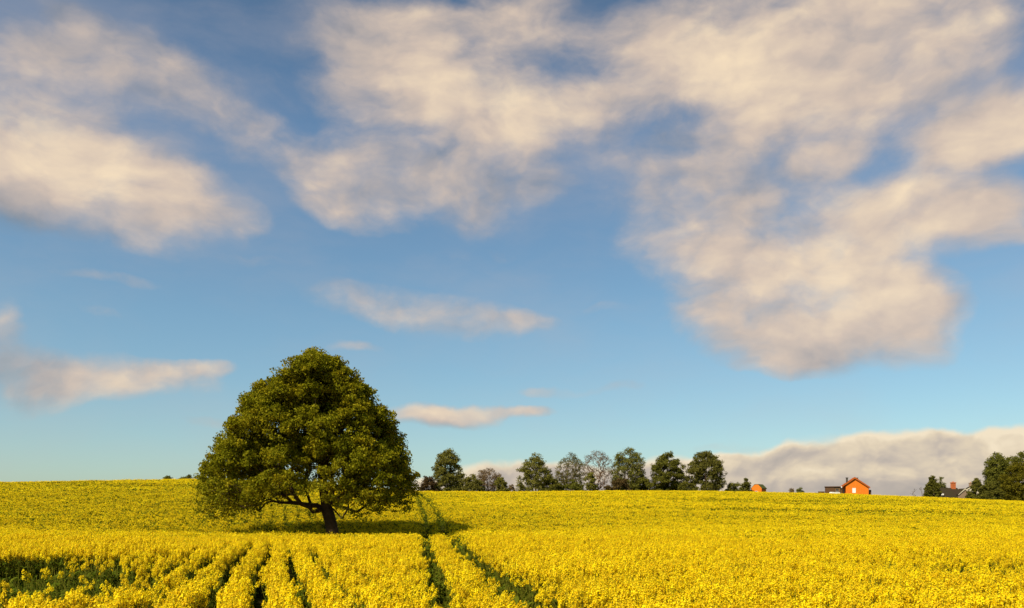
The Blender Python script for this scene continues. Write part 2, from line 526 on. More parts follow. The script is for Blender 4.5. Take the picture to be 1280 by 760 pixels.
def plant(idx, lod, flowers=True, low=False):
    b = MB()
    # material slots: 0 petal, 1 bud, 2 leaf, 3 stem
    if lod == 0:
        nb = random.randint(6, 9) if flowers else random.randint(3, 5)
        H = 1.25 if not low else 0.62
        for k in range(nb):
            a = random.uniform(0, 6.28)
            rr = random.uniform(0.02, 0.15)
            top = np.array([math.cos(a) * rr, math.sin(a) * rr, H + random.uniform(-0.18, 0.06)])
            st = np.array([0, 0, random.uniform(0.3, 0.7) * H])
            mid = (st + top) / 2 + np.array([math.cos(a), math.sin(a), 0]) * 0.04
            b.tube([st, mid, top], [0.007, 0.006, 0.004], 3, 3)
            if flowers:
                n = random.randint(30, 42)
                ph = rng.uniform(0, 6.28, n)
                hh = rng.beta(1.6, 1.3, n)
                rad = 0.040 * np.sin(np.pi * (0.25 + 0.70 * hh)) * rng.uniform(0.65, 1.15, n)
                c = top + np.stack([np.cos(ph) * rad, np.sin(ph) * rad, -0.095 + hh * 0.12], 1)
                nr = np.stack([np.cos(ph) * 0.8, np.sin(ph) * 0.8, 0.25 + hh * 0.9], 1) + rng.normal(size=(n, 3)) * 0.35
                nr /= np.linalg.norm(nr, axis=1, keepdims=True)
                v, q = leaf_quads(c, nr, rng.uniform(0.022, 0.033, n), rng.uniform(0.017, 0.026, n), 0.1)
                b.add(v, q, m=0)
                c = top + rng.normal(size=(5, 3)) * 0.010 + (0, 0, 0.022)
                v, q = leaf_quads(c, rand_dirs(5, 0.5), 0.018, 0.014)
                b.add(v, q, m=1)
        b.tube([(0, 0, 0), (0.01, 0, 0.4 * H), (0, 0.01, 0.8 * H)], [0.012, 0.010, 0.006], 4, 3)
        n = 18 if flowers else 28
        ph = rng.uniform(0, 6.28, n)
        hz = rng.uniform(0.1, 0.86, n) * H
        rad = rng.uniform(0.03, 0.15, n)
        c = np.stack([np.cos(ph) * rad, np.sin(ph) * rad, hz], 1)
        nr = np.stack([np.cos(ph) * 0.5, np.sin(ph) * 0.5, np.full(n, 0.8)], 1) + rng.normal(size=(n, 3)) * 0.35
        nr /= np.linalg.norm(nr, axis=1, keepdims=True)
        v, q = leaf_quads(c, nr, rng.uniform(0.10, 0.22, n) * (1.25 - 0.6 * hz / H), rng.uniform(0.04, 0.09, n) * (1.25 - 0.6 * hz / H), 0.2)
        b.add(v, q, m=2)
    else:
        spread, nf, fs, ng, gs = ((0.34, 110, 0.050, 30, 0.20) if lod == 1 else (0.50, 90, 0.085, 40, 0.26) if lod == 2 else (0.40, 76, 0.050, 38, 0.20) if lod == 3 else (0.50, 58, 0.082, 48, 0.25))
        H = 1.25 if not low else 0.7
        nh = 11 if lod in (1, 3) else 13
        if not flowers:
            ng = int(ng * 1.6)
        else:
            heads = np.stack([rng.normal(size=nh) * spread * 0.55, rng.normal(size=nh) * spread * 0.55, H - 0.05 + rng.uniform(-0.26, 0.08, nh)], 1)
            which = rng.integers(0, nh, nf)
            c = heads[which] + rng.normal(size=(nf, 3)) * (0.038 if lod in (1, 3) else 0.06)
            v, q = leaf_quads(c, rand_dirs(nf, 0.45), rng.uniform(0.75, 1.25, nf) * fs, rng.uniform(0.6, 1.0, nf) * fs, 0.1)
            b.add(v, q, m=0)
            for h in heads:
                b.tube([h, h * (0.5, 0.5, 0.5)], [0.006, 0.010], 3, 3)
        c = np.stack([rng.normal(size=ng) * spread * 0.6, rng.normal(size=ng) * spread * 0.6, rng.uniform(0.25, 0.9 if lod < 3 else 0.94, ng) * H], 1)
        v, q = leaf_quads(c, rand_dirs(ng, 0.6), rng.uniform(0.7, 1.2, ng) * gs, rng.uniform(0.35, 0.6, ng) * gs, 0.2)
        b.add(v, q, m=2)
    me = b.mesh('rape_plant')
    o = bpy.data.objects.new('rape_plant_%02d' % idx, me)
    for m in (M_PETAL, M_BUD, M_RLEAF, M_STEM):
        me.materials.append(m)
    PLANTS.objects.link(o)


# 0-5 near plants, 6-7 near green plants, 8-11 mid clumps, 12-13 mid green, 14-17 far clumps, 18-19 far green
spec = [(0, True, False)] * 6 + [(0, False, True)] * 2 + [(1, True, False)] * 4 + [(1, False, True)] * 2 + [(2, True, False)] * 4 + [(2, False, True)] * 2 + [(3, True, False)] * 4 + [(4, True, False)] * 4
for i, (l, f, lo) in enumerate(spec):
    plant(i, l, f, lo)

_nz = rng.uniform(0, 1, (8, 64, 64))


def vnoise(x, y, s, k=0):
    """smooth value noise, 0..1"""
    gx, gy = np.asarray(x) / s, np.asarray(y) / s
    ix, iy = np.floor(gx).astype(int), np.floor(gy).astype(int)
    fx, fy = gx - ix, gy - iy
    fx, fy = fx * fx * (3 - 2 * fx), fy * fy * (3 - 2 * fy)
    t = _nz[k]
    a = t[ix % 64, iy % 64]; b = t[(ix + 1) % 64, iy % 64]
    c = t[ix % 64, (iy + 1) % 64]; d = t[(ix + 1) % 64, (iy + 1) % 64]
    return (a * (1 - fx) + b * fx) * (1 - fy) + (c * (1 - fx) + d * fx) * fy


OAK = (-14.85, 71.0)


def crop_points():
    P, SCL, IDX = [], [], []
    for (d0, d1, dens, base, green) in ((5.0, 46, 24.0, 0, 6), (46, 108, 7.5, 8, 12), (108, 250, 3.9, 14, 18)):
        W = 0.80 * d1 + 8
        n = int(dens * 2 * W * (d1 - d0))
        x = rng.uniform(-W, W, n)
        y = rng.uniform(d0, d1, n)
        keep = np.abs(x) < 0.80 * y + 8
        px = CX + F * x / y
        keep &= y < np.interp(px, _px, _ds) + 28
        x, y, px = x[keep], y[keep], px[keep]
        n = len(x)
        s = rng.uniform(0.86, 1.10, n) * (0.94 + 0.14 * vnoise(x, y, 2.3, 0))
        idx = base + rng.integers(0, 6 if base == 0 else 4, n)
        kill = np.zeros(n, bool)
        grn = np.zeros(n, bool)
        low_t = np.zeros(n, bool)
        u = rng.uniform(0, 1, n)
        # the two wheel tracks of the tramline
        wob = 0.10 * np.sin(y * 0.11)
        bend = -2.6 * sstep(70, 190, y)
        for x0, wd, gf in ((0.17, 0.33, 0.25), (1.66, 0.40, 0.8)):
            dx = np.abs(x - (x0 - 0.102 * y + wob + bend)) + 9.0 * (y > np.interp(px, _px, _ds) - 5)
            far = 1 + (0.9 if gf < 0.5 else 0.45) * sstep(40, 120, y)
            ins = dx < wd * far
            kill |= ins & (u > np.where(y > 60, 0.55, gf * 0.55))
            low_t |= ins & (y > 60)
            grn |= ins
            edge = (dx < wd * far + 0.30) & ~ins
            s = np.where(edge, s * 0.93, s)
            grn |= edge & (y < 60) & (rng.uniform(0, 1, n) < (0.55 if gf > 0.5 else 0.22))
        # drill rows: darker gaps that open and close along the field's left part
        c = x + 0.273 * y + 0.05 * np.sin(y * 0.35)
        for cc, hw, y1 in ((-5.4, 0.38, 27), (-4.55, 0.42, 30), (-3.7, 0.45, 32), (-2.85, 0.46, 36), (-2.0, 0.46, 39), (-1.16, 0.49, 43), (-0.38, 0.44, 42), (0.38, 0.45, 42), (1.15, 0.43, 41), (1.9, 0.38, 37), (2.65, 0.28, 29)):
            w = hw * (1 - sstep(y1 - 5, y1 + 1, y)) * (0.80 + 0.32 * vnoise(x * 0 + cc * 7.3, y, 3.2, 6))
            de = c - cc
            ins2 = np.abs(de) < w
            to = np.sign(de) * (w * (0.88 + 0.12 * np.abs(de) / np.maximum(w, 1e-3)))
            x = np.where(ins2, x + (to - de), x)
            c = np.where(ins2, cc + to, c)
        rc = c / 1.25
        fr = rc - np.round(rc)
        reg2 = np.exp(-((px - 345) / 95.0) ** 4) * sstep(72, 80, y) * (1 - sstep(124, 146, y))
        kill |= (np.abs(fr) > 0.27) & (rng.uniform(0, 1, n) < reg2)
        x = x - fr * 1.25 * reg2 * 0.5
        px = CX + F * x / y
        # thin green patch at the left, towards the camera
        ragged = (vnoise(x, y, 1.3, 3) - 0.5) * 110 + (vnoise(x, y, 0.5, 6) - 0.5) * 60
        patch = (1 - sstep(140, 290, px + ragged)) * sstep(14.6, 16.0, y + 1.5 * vnoise(x, y, 1.1, 5)) * (1 - sstep(27.5, 28.6, y))
        grn |= rng.uniform(0, 1, n) < patch * 0.95
        s = s * (1 - 0.15 * patch)
        bare = (y > 23.6 + 0.5 * (vnoise(x, y, 1.7, 1) - 0.5)) & (y < 28.5) & (x < -11.6 - 3.2 * vnoise(x, y, 2.0, 2))
        kill |= bare & (rng.uniform(0, 1, n) < 0.8)
        grn |= bare
        e2 = ((x + 7.6) / 3.2) ** 2 + ((y - 21.5) / 4.0) ** 2 + (vnoise(x, y, 1.3, 3) - 0.5) * 1.2
        grn |= rng.uniform(0, 1, n) < 0.75 * sstep(1.2, 0.4, e2)
        # weak growth, a shorter and greener oval, lodged strips elsewhere
        weak = sstep(0.70, 0.86, vnoise(x, y, 2.1, 4)) * 0.55 * (1 - sstep(60, 100, y))
        grn |= rng.uniform(0, 1, n) < weak * 0.5
        ex = ((x - 13.2) / 3.6) ** 2 + ((y - 22.5) / 3.2) ** 2
        s = s * (1 - 0.38 * np.exp(-ex))
        grn |= rng.uniform(0, 1, n) < 0.8 * np.exp(-ex)
        st = sstep(0.62, 0.80, vnoise(x * 0.32 + y * 0.10, y * 0.9, 9.0, 5)) * sstep(75, 95, y)
        st = np.maximum(st * 0.55, 0.8 * np.exp(-((y - (139 + 0.30 * (x + 60))) / 1.6) ** 2) * (px < 260) * (vnoise(x, y, 7.0, 6) > 0.42))
        st = np.maximum(st, 0.75 * np.exp(-((y - (118 + 0.22 * (x + 60))) / 1.3) ** 2) * (px < 120) * (vnoise(x, y, 6.0, 6) > 0.4))
        s = s * (1 - 0.28 * st)
        grn |= rng.uniform(0, 1, n) < st * 0.7
        # room for the oak's trunk
        kill |= (x - OAK[0]) ** 2 + (y - OAK[1]) ** 2 < 1.3 ** 2
        idx = np.where(grn, green + rng.integers(0, 2, n), idx)
        s = np.where(grn & (base == 0), s * np.where(bare, 0.75, rng.uniform(0.95, 1.6, n)), s)
        # on the far slope one looks down between the stems: leafier plants, in soft bands
        band = np.interp(px, [200, 520, 800], [0.80, 0.66, 0.54]) + 0.75 * (vnoise(x * 0.35 + y * 0.12, y, 13.0, 7) - 0.5) + 0.5 * (vnoise(x * 0.6, y, 4.5, 0) - 0.5)
        start = np.interp(px, [-300, 120, 260, 600, 800, 1300], [70, 66, 62, 66, 74, 84]) + rng.uniform(-12, 1, n) + rng.uniform(0, 1, n) * np.interp(px, [300, 700], [22, 62])
        lean = ~grn & (y > start) & (rng.uniform(0, 1, n) < band) & (y < np.interp(px, _px, _ds) - 9)
        if base == 8:
            idx = np.where(lean, 20 + rng.integers(0, 4, n), idx)
        elif base == 14:
            idx = np.where(lean, 24 + rng.integers(0, 4, n), idx)
        s = np.where(low_t, rng.uniform(0.28, 0.5, n), s)
        k = ~kill
        z = ground_z(x, y)
        P.append(np.stack([x, y, z], 1)[k]); SCL.append(s[k]); IDX.append(idx[k])
    return np.concatenate(P), np.concatenate(SCL), np.concatenate(IDX)


def make_crop():
    P, S, I = crop_points()
    n = len(P)
    me = bpy.data.meshes.new('rapeseed_crop')
    me.vertices.add(n)
    me.vertices.foreach_set('co', P.astype(np.float32).ravel())
    a = me.attributes.new('scl', 'FLOAT', 'POINT'); a.data.foreach_set('value', S.astype(np.float32))
    a = me.attributes.new('idx', 'INT', 'POINT'); a.data.foreach_set('value', I.astype(np.int32))
    rot = np.stack([rng.normal(size=n) * 0.07, rng.normal(size=n) * 0.07, rng.uniform(0, 6.28, n)], 1)
    a = me.attributes.new('rot', 'FLOAT_VECTOR', 'POINT'); a.data.foreach_set('vector', rot.astype(np.float32).ravel())
    o = bpy.data.objects.new('rapeseed_crop', me)
    COL.objects.link(o)
    for m in (M_PETAL, M_BUD, M_RLEAF, M_STEM):
        me.materials.append(m)
    tag(o, 'yellow flowering rapeseed crop covering the whole rolling field', 'rapeseed', kind='stuff')
    ng = bpy.data.node_groups.new('crop', 'GeometryNodeTree')
    ng.interface.new_socket('Geometry', in_out='INPUT', socket_type='NodeSocketGeometry')
    ng.interface.new_socket('Geometry', in_out='OUTPUT', socket_type='NodeSocketGeometry')
    N, L = ng.nodes, ng.links
    gi, go = N.new('NodeGroupInput'), N.new('NodeGroupOutput')
    ci = N.new('GeometryNodeCollectionInfo')
    ci.inputs['Collection'].default_value = PLANTS
    ci.inputs['Separate Children'].default_value = True
    ci.inputs['Reset Children'].default_value = True
    io = N.new('GeometryNodeInstanceOnPoints')
    io.inputs['Pick Instance'].default_value = True

    def attr(name, typ):
        k = N.new('GeometryNodeInputNamedAttribute')
        k.data_type = typ
        k.inputs['Name'].default_value = name
        return [s for s in k.outputs if s.enabled and s.name == 'Attribute'][0]
    L.new(gi.outputs[0], io.inputs['Points'])
    L.new(ci.outputs[0], io.inputs['Instance'])
    L.new(attr('idx', 'INT'), io.inputs['Instance Index'])
    e2r = N.new('FunctionNodeEulerToRotation')
    L.new(attr('rot', 'FLOAT_VECTOR'), e2r.inputs[0])
    L.new(e2r.outputs[0], io.inputs['Rotation'])
    L.new(attr('scl', 'FLOAT'), io.inputs['Scale'])
    L.new(io.outputs[0], go.inputs[0])
    md = o.modifiers.new('crop', 'NODES')
    md.node_group = ng
    print('crop plants', n)


make_crop()

# ------------------------------------------------------------------ trees
M_BARK = rough_mat('oak_bark', (0.030, 0.018, 0.009), (0.065, 0.040, 0.020), 3.0, 0.9, 8, 0.6)
M_TWIG = rough_mat('bare_twig', (0.11, 0.078, 0.050), (0.17, 0.12, 0.08), 1.5)
M_TWIG_B = rough_mat('brown_twig', (0.15, 0.090, 0.052), (0.21, 0.13, 0.08), 1.5)
L_OAK = leaf_mat('oak_leaf', [(0.0, (0.118, 0.126, 0.004)), (0.4, (0.185, 0.182, 0.006)), (0.8, (0.238, 0.222, 0.008)), (1.0, (0.31, 0.27, 0.012))], 0.37, rough=0.65, spec=0.05, drift=(1.25, 1.08, 0.9))
L_MID = leaf_mat('leaf_mid_green', [(0.0, (0.130, 0.132, 0.022)), (0.5, (0.178, 0.170, 0.030)), (1.0, (0.228, 0.208, 0.040))], 0.25)
L_DARK = leaf_mat('leaf_dark_green', [(0.0, (0.086, 0.090, 0.013)), (0.5, (0.124, 0.124, 0.018)), (1.0, (0.168, 0.160, 0.024))], 0.2)
L_OLIVE = leaf_mat('leaf_olive', [(0.0, (0.105, 0.110, 0.020)), (0.5, (0.150, 0.148, 0.026)), (1.0, (0.20, 0.185, 0.034))], 0.25)
L_YELL = leaf_mat('leaf_yellow_green', [(0.0, (0.10, 0.095, 0.007)), (0.5, (0.15, 0.135, 0.010)), (1.0, (0.20, 0.17, 0.014))], 0.25)
L_RED = leaf_mat('leaf_dark_red', [(0.0, (0.065, 0.042, 0.016)), (0.5, (0.095, 0.060, 0.022)), (1.0, (0.125, 0.085, 0.030))], 0.2)
L_BROWN = leaf_mat('leaf_brown', [(0.0, (0.12, 0.080, 0.035)), (0.5, (0.18, 0.12, 0.055)), (1.0, (0.24, 0.17, 0.08))], 0.2)
L_PALE = leaf_mat('leaf_pale_green', [(0.0, (0.12, 0.13, 0.035)), (0.5, (0.17, 0.18, 0.05)), (1.0, (0.22, 0.22, 0.07))], 0.25)


def grow(trunk, targets, fork, bf=0.30, seg=0.8, wob=0.10, sag=0.0):
    """limbs from a trunk polyline to every target; returns nodes and parents"""
    cap = len(trunk) + len(targets) * 14
    nd = np.zeros((cap, 3)); par = np.full(cap, -1); pl = np.zeros(cap)
    n = len(trunk)
    nd[:n] = trunk
    for i in range(1, n):
        par[i] = i - 1
        pl[i] = pl[i - 1] + np.linalg.norm(nd[i] - nd[i - 1])
    ok0 = next(i for i in range(n) if trunk[i][2] >= fork - 1e-6)
    order = np.argsort(np.linalg.norm(targets - np.asarray(trunk[ok0]), axis=1))
    for ti in order:
        t = targets[ti]
        dv = t - nd[ok0:n]
        ds = np.linalg.norm(dv, axis=1)
        down = np.clip(-dv[:, 2], 0, None)
        c = ds + bf * pl[ok0:n] + 0.25 * down
        j = ok0 + int(np.argmin(c))
        a = nd[j]
        dist = np.linalg.norm(t - a)
        k = max(1, min(12, int(round(dist / seg))))
        dirp = nd[j] - nd[par[j]] if par[j] >= 0 else np.array([0, 0, 1.0])
        dirp = dirp / max(np.linalg.norm(dirp), 1e-6)
        ctrl = a + dirp * dist * 0.32 + np.array([0, 0, 1.0]) * dist * 0.12
        pr = j
        for q in range(1, k + 1):
            s = q / k
            p = (1 - s) ** 2 * a + 2 * s * (1 - s) * ctrl + s * s * t
            if q < k:
                p = p + rng.normal(size=3) * wob * min(dist / k, 1.0)
            nd[n] = p; par[n] = pr
            pl[n] = pl[pr] + np.linalg.norm(p - nd[pr])
            pr = n
            n += 1
    return nd[:n], par[:n]


def limb_mesh(nd, par, r_root, r_tip, flare=0.0, k_big=9):
    n = len(nd)
    kids = [[] for _ in range(n)]
    for i in range(1, n):
        kids[par[i]].append(i)
    cnt = np.ones(n)
    for i in range(n - 1, 0, -1):
        pass
    cnt = np.array([0.0 if kids[i] else 1.0 for i in range(n)])
    for i in range(n - 1, 0, -1):           # children always come after their parents
        cnt[par[i]] += cnt[i]
    p = math.log(max(cnt[0], 2)) / math.log(r_root / r_tip)
    rad = r_tip * np.maximum(cnt, 1) ** (1 / p)
    b = MB()
    stack = [(0, -1)]
    while stack:
        i, pr = stack.pop()
        ch = [pr, i] if pr >= 0 else [i]
        cur = i
        while kids[cur]:
            ks = sorted(kids[cur], key=lambda q: -cnt[q])
            for o in ks[1:]:
                stack.append((o, cur))
            cur = ks[0]
            ch.append(cur)
        if len(ch) < 2:
            continue
        pts = nd[ch]
        rr = rad[ch].copy()
        if pr >= 0:
            rr[0] = min(rr[0], rr[1] * 1.35)
        else:
            if flare:
                hgt = pts[:, 2] - pts[0, 2]
                rr = rr * (1 + flare * np.exp(-hgt / 0.7))
        rr[-1] *= 0.6
        k = k_big if rr[0] > 0.18 else (5 if rr[0] > 0.05 else 3)
        b.tube(pts, rr, k)
    me = b.mesh('limbs')
    me.polygons.foreach_set('use_smooth', np.ones(len(me.polygons), bool))
    return me


def foliage(tips, per, rad, ln, wd, up=0.45, flat=0.7, thin=None):
    n = len(tips) * per
    c = np.repeat(tips, per, axis=0)
    o = rand_dirs(n) * (rng.uniform(0, 1, n) ** 0.55)[:, None] * np.repeat(rng.uniform(0.65, 1.25, len(tips)), per)[:, None] * rad
    o[:, 2] *= flat
    c = c + o
    if thin is not None:
        c = c[rng.uniform(0, 1, n) < thin(c)]
        n = len(c)
    nr = rand_dirs(n, up)
    s = rng.uniform(0.65, 1.3, n)
    v, q = leaf_quads(c, nr, ln * s, wd * s, 0.12)
    me = np_mesh('crown', v, q)
    return me


def poisson(n, draw, gap):
    out = []
    tries = 0
    while len(out) < n and tries < n * 60:
        tries += 1
        p = draw()
        if p is None:
            continue
        if all((p[0] - q[0]) ** 2 + (p[1] - q[1]) ** 2 + (p[2] - q[2]) ** 2 > gap * gap for q in out):
            out.append(p)
    return np.array(out)


def make_oak():
    d = OAK[1]
    k = d / F
    gz = float(ground_z(*OAK))
    sil = np.array([(442, 394, 412), (448, 377, 423), (454, 368, 431), (464, 357, 446), (475, 343, 460), (477, 326, 461), (484, 317, 467), (493, 310, 476), (495, 301, 477), (505, 301, 483), (519, 299, 496), (526, 283, 498),
                    (540, 276, 504), (557, 270, 510), (575, 256, 519), (591, 245, 526), (605, 244, 526), (615, 247, 525), (625, 251, 521), (634, 258, 512), (644, 264, 500)], float)
    bx = np.array([244, 256, 270, 300, 330, 355, 370, 385, 400, 418, 435, 450, 470, 500, 515, 526], float)
    by = np.array([618, 632, 645, 638, 630, 625, 614, 608, 610, 618, 634, 641, 640, 635, 632, 620], float)
    fx = lambda px: (px - CX) * k - OAK[0]
    fz = lambda py: (HY - py) * k - gz

    def draw(r):
        py = random.uniform(440, 644)
        L, Rr = np.interp(py, sil[:, 0], sil[:, 1]), np.interp(py, sil[:, 0], sil[:, 2])
        rp = r / k
        # keep a clump's edge inside the outline
        yt = py - rp * 0.80
        if yt < 440:
            return None
        L2, R2 = np.interp(yt, sil[:, 0], sil[:, 1]), np.interp(yt, sil[:, 0], sil[:, 2])
        L, Rr = max(L + rp * 0.9, L2), min(Rr - rp * 0.9, R2)
        if Rr - L < 4:
            return None
        u, v = random.uniform(-1, 1), random.uniform(-1, 1)
        if u * u + v * v > 1:
            return None
        px = (L + Rr) / 2 + u * (Rr - L) / 2
        if py + rp * 0.75 > np.interp(px, bx, by) + (6 if v * v < 0.3 else 14 * (v * v)):
            return None
        rr = math.sqrt(u * u + v * v)
        if rr < 0.5 and random.random() < 0.35 and py > 500:
            return None
        # the sky shows through here
        for (hx, hy, hr) in ((421, 497, 4), (437, 542, 3), (350, 571, 1)):
            if math.hypot((px - hx), (py - hy)) < hr + rp * 0.4:
                return None
        hd = max(4.2, min(8.6, (Rr - L) * k * 0.46))
        return (fx(px), v * hd, fz(py))
    clumps = []
    # clumps that draw the outline, in three depths
    for v, st, r in ((0.0, 8.0, 0.95), (-0.35, 10.0, 1.15), (0.35, 10.0, 1.15), (-0.6, 13.0, 1.25)):
        for py in np.arange(457 + abs(v) * 20, 640, st):
            L, Rr = np.interp(py, sil[:, 0], sil[:, 1]), np.interp(py, sil[:, 0], sil[:, 2])
            yt = py - r / k * 0.55
            L, Rr = max(L, np.interp(yt, sil[:, 0], sil[:, 1])), min(Rr, np.interp(yt, sil[:, 0], sil[:, 2]))
            hd = max(4.2, min(8.6, (Rr - L) * k * 0.46))
            sq = math.sqrt(1 - v * v)
            cxp, hwp = (L + Rr) / 2, (Rr - L) / 2 * sq
            for sg in (-1, 1):
                px = cxp + sg * max(hwp - r / k * random.uniform(0.8, 1.25), 0.5)
                if random.random() > 0.22 and py + r / k * 0.5 < np.interp(px, bx, by) + 3:
                    clumps.append((np.array((fx(px), v * hd + random.uniform(-0.6, 0.6), fz(py))), r * random.uniform(0.7, 1.1)))
    for (n, r) in ((60, 1.5), (125, 1.1), (190, 0.80)):
        pts = poisson(n, lambda: draw(r), r * 0.98)
        clumps += [(p, r) for p in pts]
    tg = []
    for p, r in clumps:
        m = int(9 * r * r) + 3
        dr = rand_dirs(m, 0.35) * (rng.uniform(0.45, 1.0, m) * r)[:, None]
        dr[:, 2] *= 0.66
        tg.append(p + dr)
    tg = np.concatenate(tg)
    tg[:, 2] = np.minimum(tg[:, 2], fz(445) - 0.25 * np.abs(tg[:, 0] - fx(401)))
    # a few long low sprays and a thin twiggy skirt beside the trunk
    low = np.array([(fx(a), b, fz(c)) for a, b, c in ((262, 0.5, 640), (268, 0, 647), (290, -1, 636), (300, 1, 632), (318, 0.6, 634), (330, -0.8, 630), (346, 1, 628), (395, -1, 640), (398, -1.4, 647), (404, -1.2, 652),
                    (432, -1.5, 648), (440, -1.2, 651), (452, -1.0, 645), (462, -1.6, 650), (386, 0.8, 632), (478, -1, 640), (492, 0.6, 639), (445, 0.5, 640), (470, 0.8, 636))])
    tg = np.concatenate([tg, low])
    skirt = []
    for _ in range(34):
        a = random.choice([random.uniform(250, 335), random.uniform(440, 520)])
        skirt.append((fx(a), random.uniform(-3.5, 2.5), fz(np.interp(a, bx, by) + random.uniform(-4, 6))))
    tg = np.concatenate([tg, np.array(skirt)])
    # trunk: leans a little to the left on the way up
    tz = np.array([-0.35, 0.0, 0.5, 1.2, 2.0, 2.7, 3.4, 4.2, 5.2, 6.4, 7.6])
    tx = np.array([fx(418), fx(418), fx(417.5), fx(416.5), fx(414.5), fx(412), fx(409), fx(406), fx(404), fx(402), fx(400)])
    ty = np.array([0, 0, 0, 0.02, 0.05, 0.1, 0.1, 0.12, 0.1, 0.1, 0.1])
    trunk = np.stack([tx, ty, tz], 1)
    # main limbs, so that the low ones arch out as on a field oak
    nd, par = grow(trunk, tg, 3.2, 0.34, 0.75, 0.09)
    root = empty('oak_tree', (OAK[0], OAK[1], gz))
    tag(root, 'large spreading green oak standing alone in the yellow field', 'tree')
    link_mesh('trunk', limb_mesh(nd, par, 0.50, 0.014, 0.40, 12), M_BARK, root)
    tips = tg
    cm = foliage(tips, 56, 0.46, 0.185, 0.13, 0.40, 0.75, lambda c: 0.42 + 0.58 * sstep(fz(628), fz(585), c[:, 2]))
    link_mesh('crown', cm, L_OAK, root)
    print('oak tips', len(tips), 'leaves', len(tips) * 58)


make_oak()


def prof(kind, t):
    """relative crown width at height t (0 bottom of the crown, 1 top)"""
    if kind == 'dome':
        return np.interp(t, [0, 0.12, 0.35, 0.6, 0.8, 0.93, 1.0], [0.70, 0.92, 1.0, 0.88, 0.66, 0.38, 0.06])
    if kind == 'round':
        return np.interp(t, [0, 0.15, 0.4, 0.65, 0.85, 1.0], [0.55, 0.85, 1.0, 0.92, 0.62, 0.12])
    if kind == 'cone':
        return np.interp(t, [0, 0.1, 0.4, 0.7, 0.9, 1.0], [0.86, 1.0, 0.86, 0.56, 0.26, 0.05])
    if kind == 'egg':
        return np.interp(t, [0, 0.2, 0.5, 0.75, 0.9, 1.0], [0.92, 1.0, 0.80, 0.52, 0.30, 0.08])
    if kind == 'tall':
        return np.interp(t, [0, 0.2, 0.42, 0.55, 0.75, 0.9, 1.0], [0.75, 1.0, 0.96, 0.90, 0.80, 0.55, 0.15])
    if kind == 'fan':
        return np.interp(t, [0, 0.2, 0.5, 0.75, 0.92, 1.0], [0.25, 0.55, 0.95, 1.0, 0.70, 0.25])
    return np.interp(t, [0, 0.3, 0.7, 1.0], [0.9, 1.0, 0.8, 0.2])


def make_tree(name, label, cat, d, pxl, pxr, ytop, kind, leaf, bark=None, nt=170, per=26, ls=0.30, clump=1.0, low=0.12, bare=False, group=None, trad=None, lean=0.0, blob=None):
    x0 = ((pxl + pxr) / 2 - CX) / F * d
    gz = float(ground_z(x0, d))
    top = (HY - ytop) / F * d - gz
    hw = (pxr - pxl) / 2 / F * d
    zb = top * low

    def draw():
        t = random.random()
        if random.random() > prof(kind, t) + 0.12:
            return None
        w = prof(kind, t) * hw - clump * 0.12
        if w <= 0.05:
            w = 0.05
        a = random.uniform(0, 6.283)
        r = math.sqrt(random.uniform(0.16, 1.0))
        return (math.cos(a) * r * w + lean * t, math.sin(a) * r * min(w, hw), zb + t * (top - zb - clump * 0.25))
    if not bare:
        nt = int(nt * 3.6)
    cs = poisson(max(8, nt // 8), draw, clump * (0.5 if not bare else 0.75))
    m = max(3, nt // max(1, len(cs)))
    tg = (cs[:, None, :] + rand_dirs(len(cs) * m, 0.25).reshape(len(cs), m, 3) * rng.uniform(0.3, 1.0, (len(cs), m, 1)) * clump * np.array([1, 1, 0.75])).reshape(-1, 3)
    tg[:, 2] = np.clip(tg[:, 2], 0.15, top)
    th = max(zb * 1.2, top * (0.62 if not bare else 0.45))
    zz = np.linspace(-0.2, th, 7)
    trunk = np.stack([np.cumsum(rng.normal(size=7) * 0.05) + lean * 0.5 * np.linspace(0, 1, 7), np.cumsum(rng.normal(size=7) * 0.05), zz], 1)
    nd, par = grow(trunk, tg, max(0.1, min(zb, th * 0.5)), 0.30, 0.9, 0.10)
    root = empty(name, (x0, d, gz))
    tag(root, label, cat, group)
    rr = trad or max(0.06, top * 0.019)
    link_mesh('trunk', limb_mesh(nd, par, rr, 0.022 if bare else 0.02, 0.25, 7), bark or M_BARK, root)
    if per:
        link_mesh('crown', foliage(tg, per, clump * (0.62 if not bare else 0.6), ls, ls * 0.7, 0.35, 0.8), leaf, root)
    return root


ROW = 'trees and bushes along the far field edge'
T = make_tree
T('bush', 'dark reddish brown bush between the oak and the tall green tree', 'bush', 236, 524, 547, 596, 'dome', L_RED, nt=120, per=22, ls=0.30, clump=0.9, low=0.05, group=ROW)
T('broadleaf_tree', 'tall dense green tree just right of the big oak', 'tree', 240, 541, 579, 562, 'tall', L_MID, nt=330, per=30, ls=0.32, clump=1.15, low=0.08, group=ROW)
T('bush', 'low green bush at the foot of the tall green tree', 'bush', 238, 574, 607, 594, 'dome', L_MID, nt=150, per=26, ls=0.30, clump=1.0, low=0.05, group=ROW)
T('bare_tree', 'small bare brown tree between two green bushes', 'tree', 241, 595, 627, 586, 'fan', L_BROWN, M_TWIG_B, nt=900, per=7, ls=0.24, clump=0.9, low=0.15, bare=True, group=ROW)
T('bush', 'small round green bush beside the bare brown tree', 'bush', 237, 616, 636, 596, 'dome', L_MID, nt=110, per=26, ls=0.32, clump=0.9, low=0.05, group=ROW)
T('bush', 'tiny brown bush in the gap of the tree row', 'bush', 238, 632, 646, 606.5, 'dome', L_BROWN, nt=60, per=18, ls=0.26, clump=0.7, low=0.05, group=ROW)
T('broadleaf_tree', 'green tree with a sparse right side and stray branches', 'tree', 240, 645, 692, 568, 'dome', L_MID, nt=270, per=24, ls=0.30, clump=1.1, low=0.08, group=ROW)
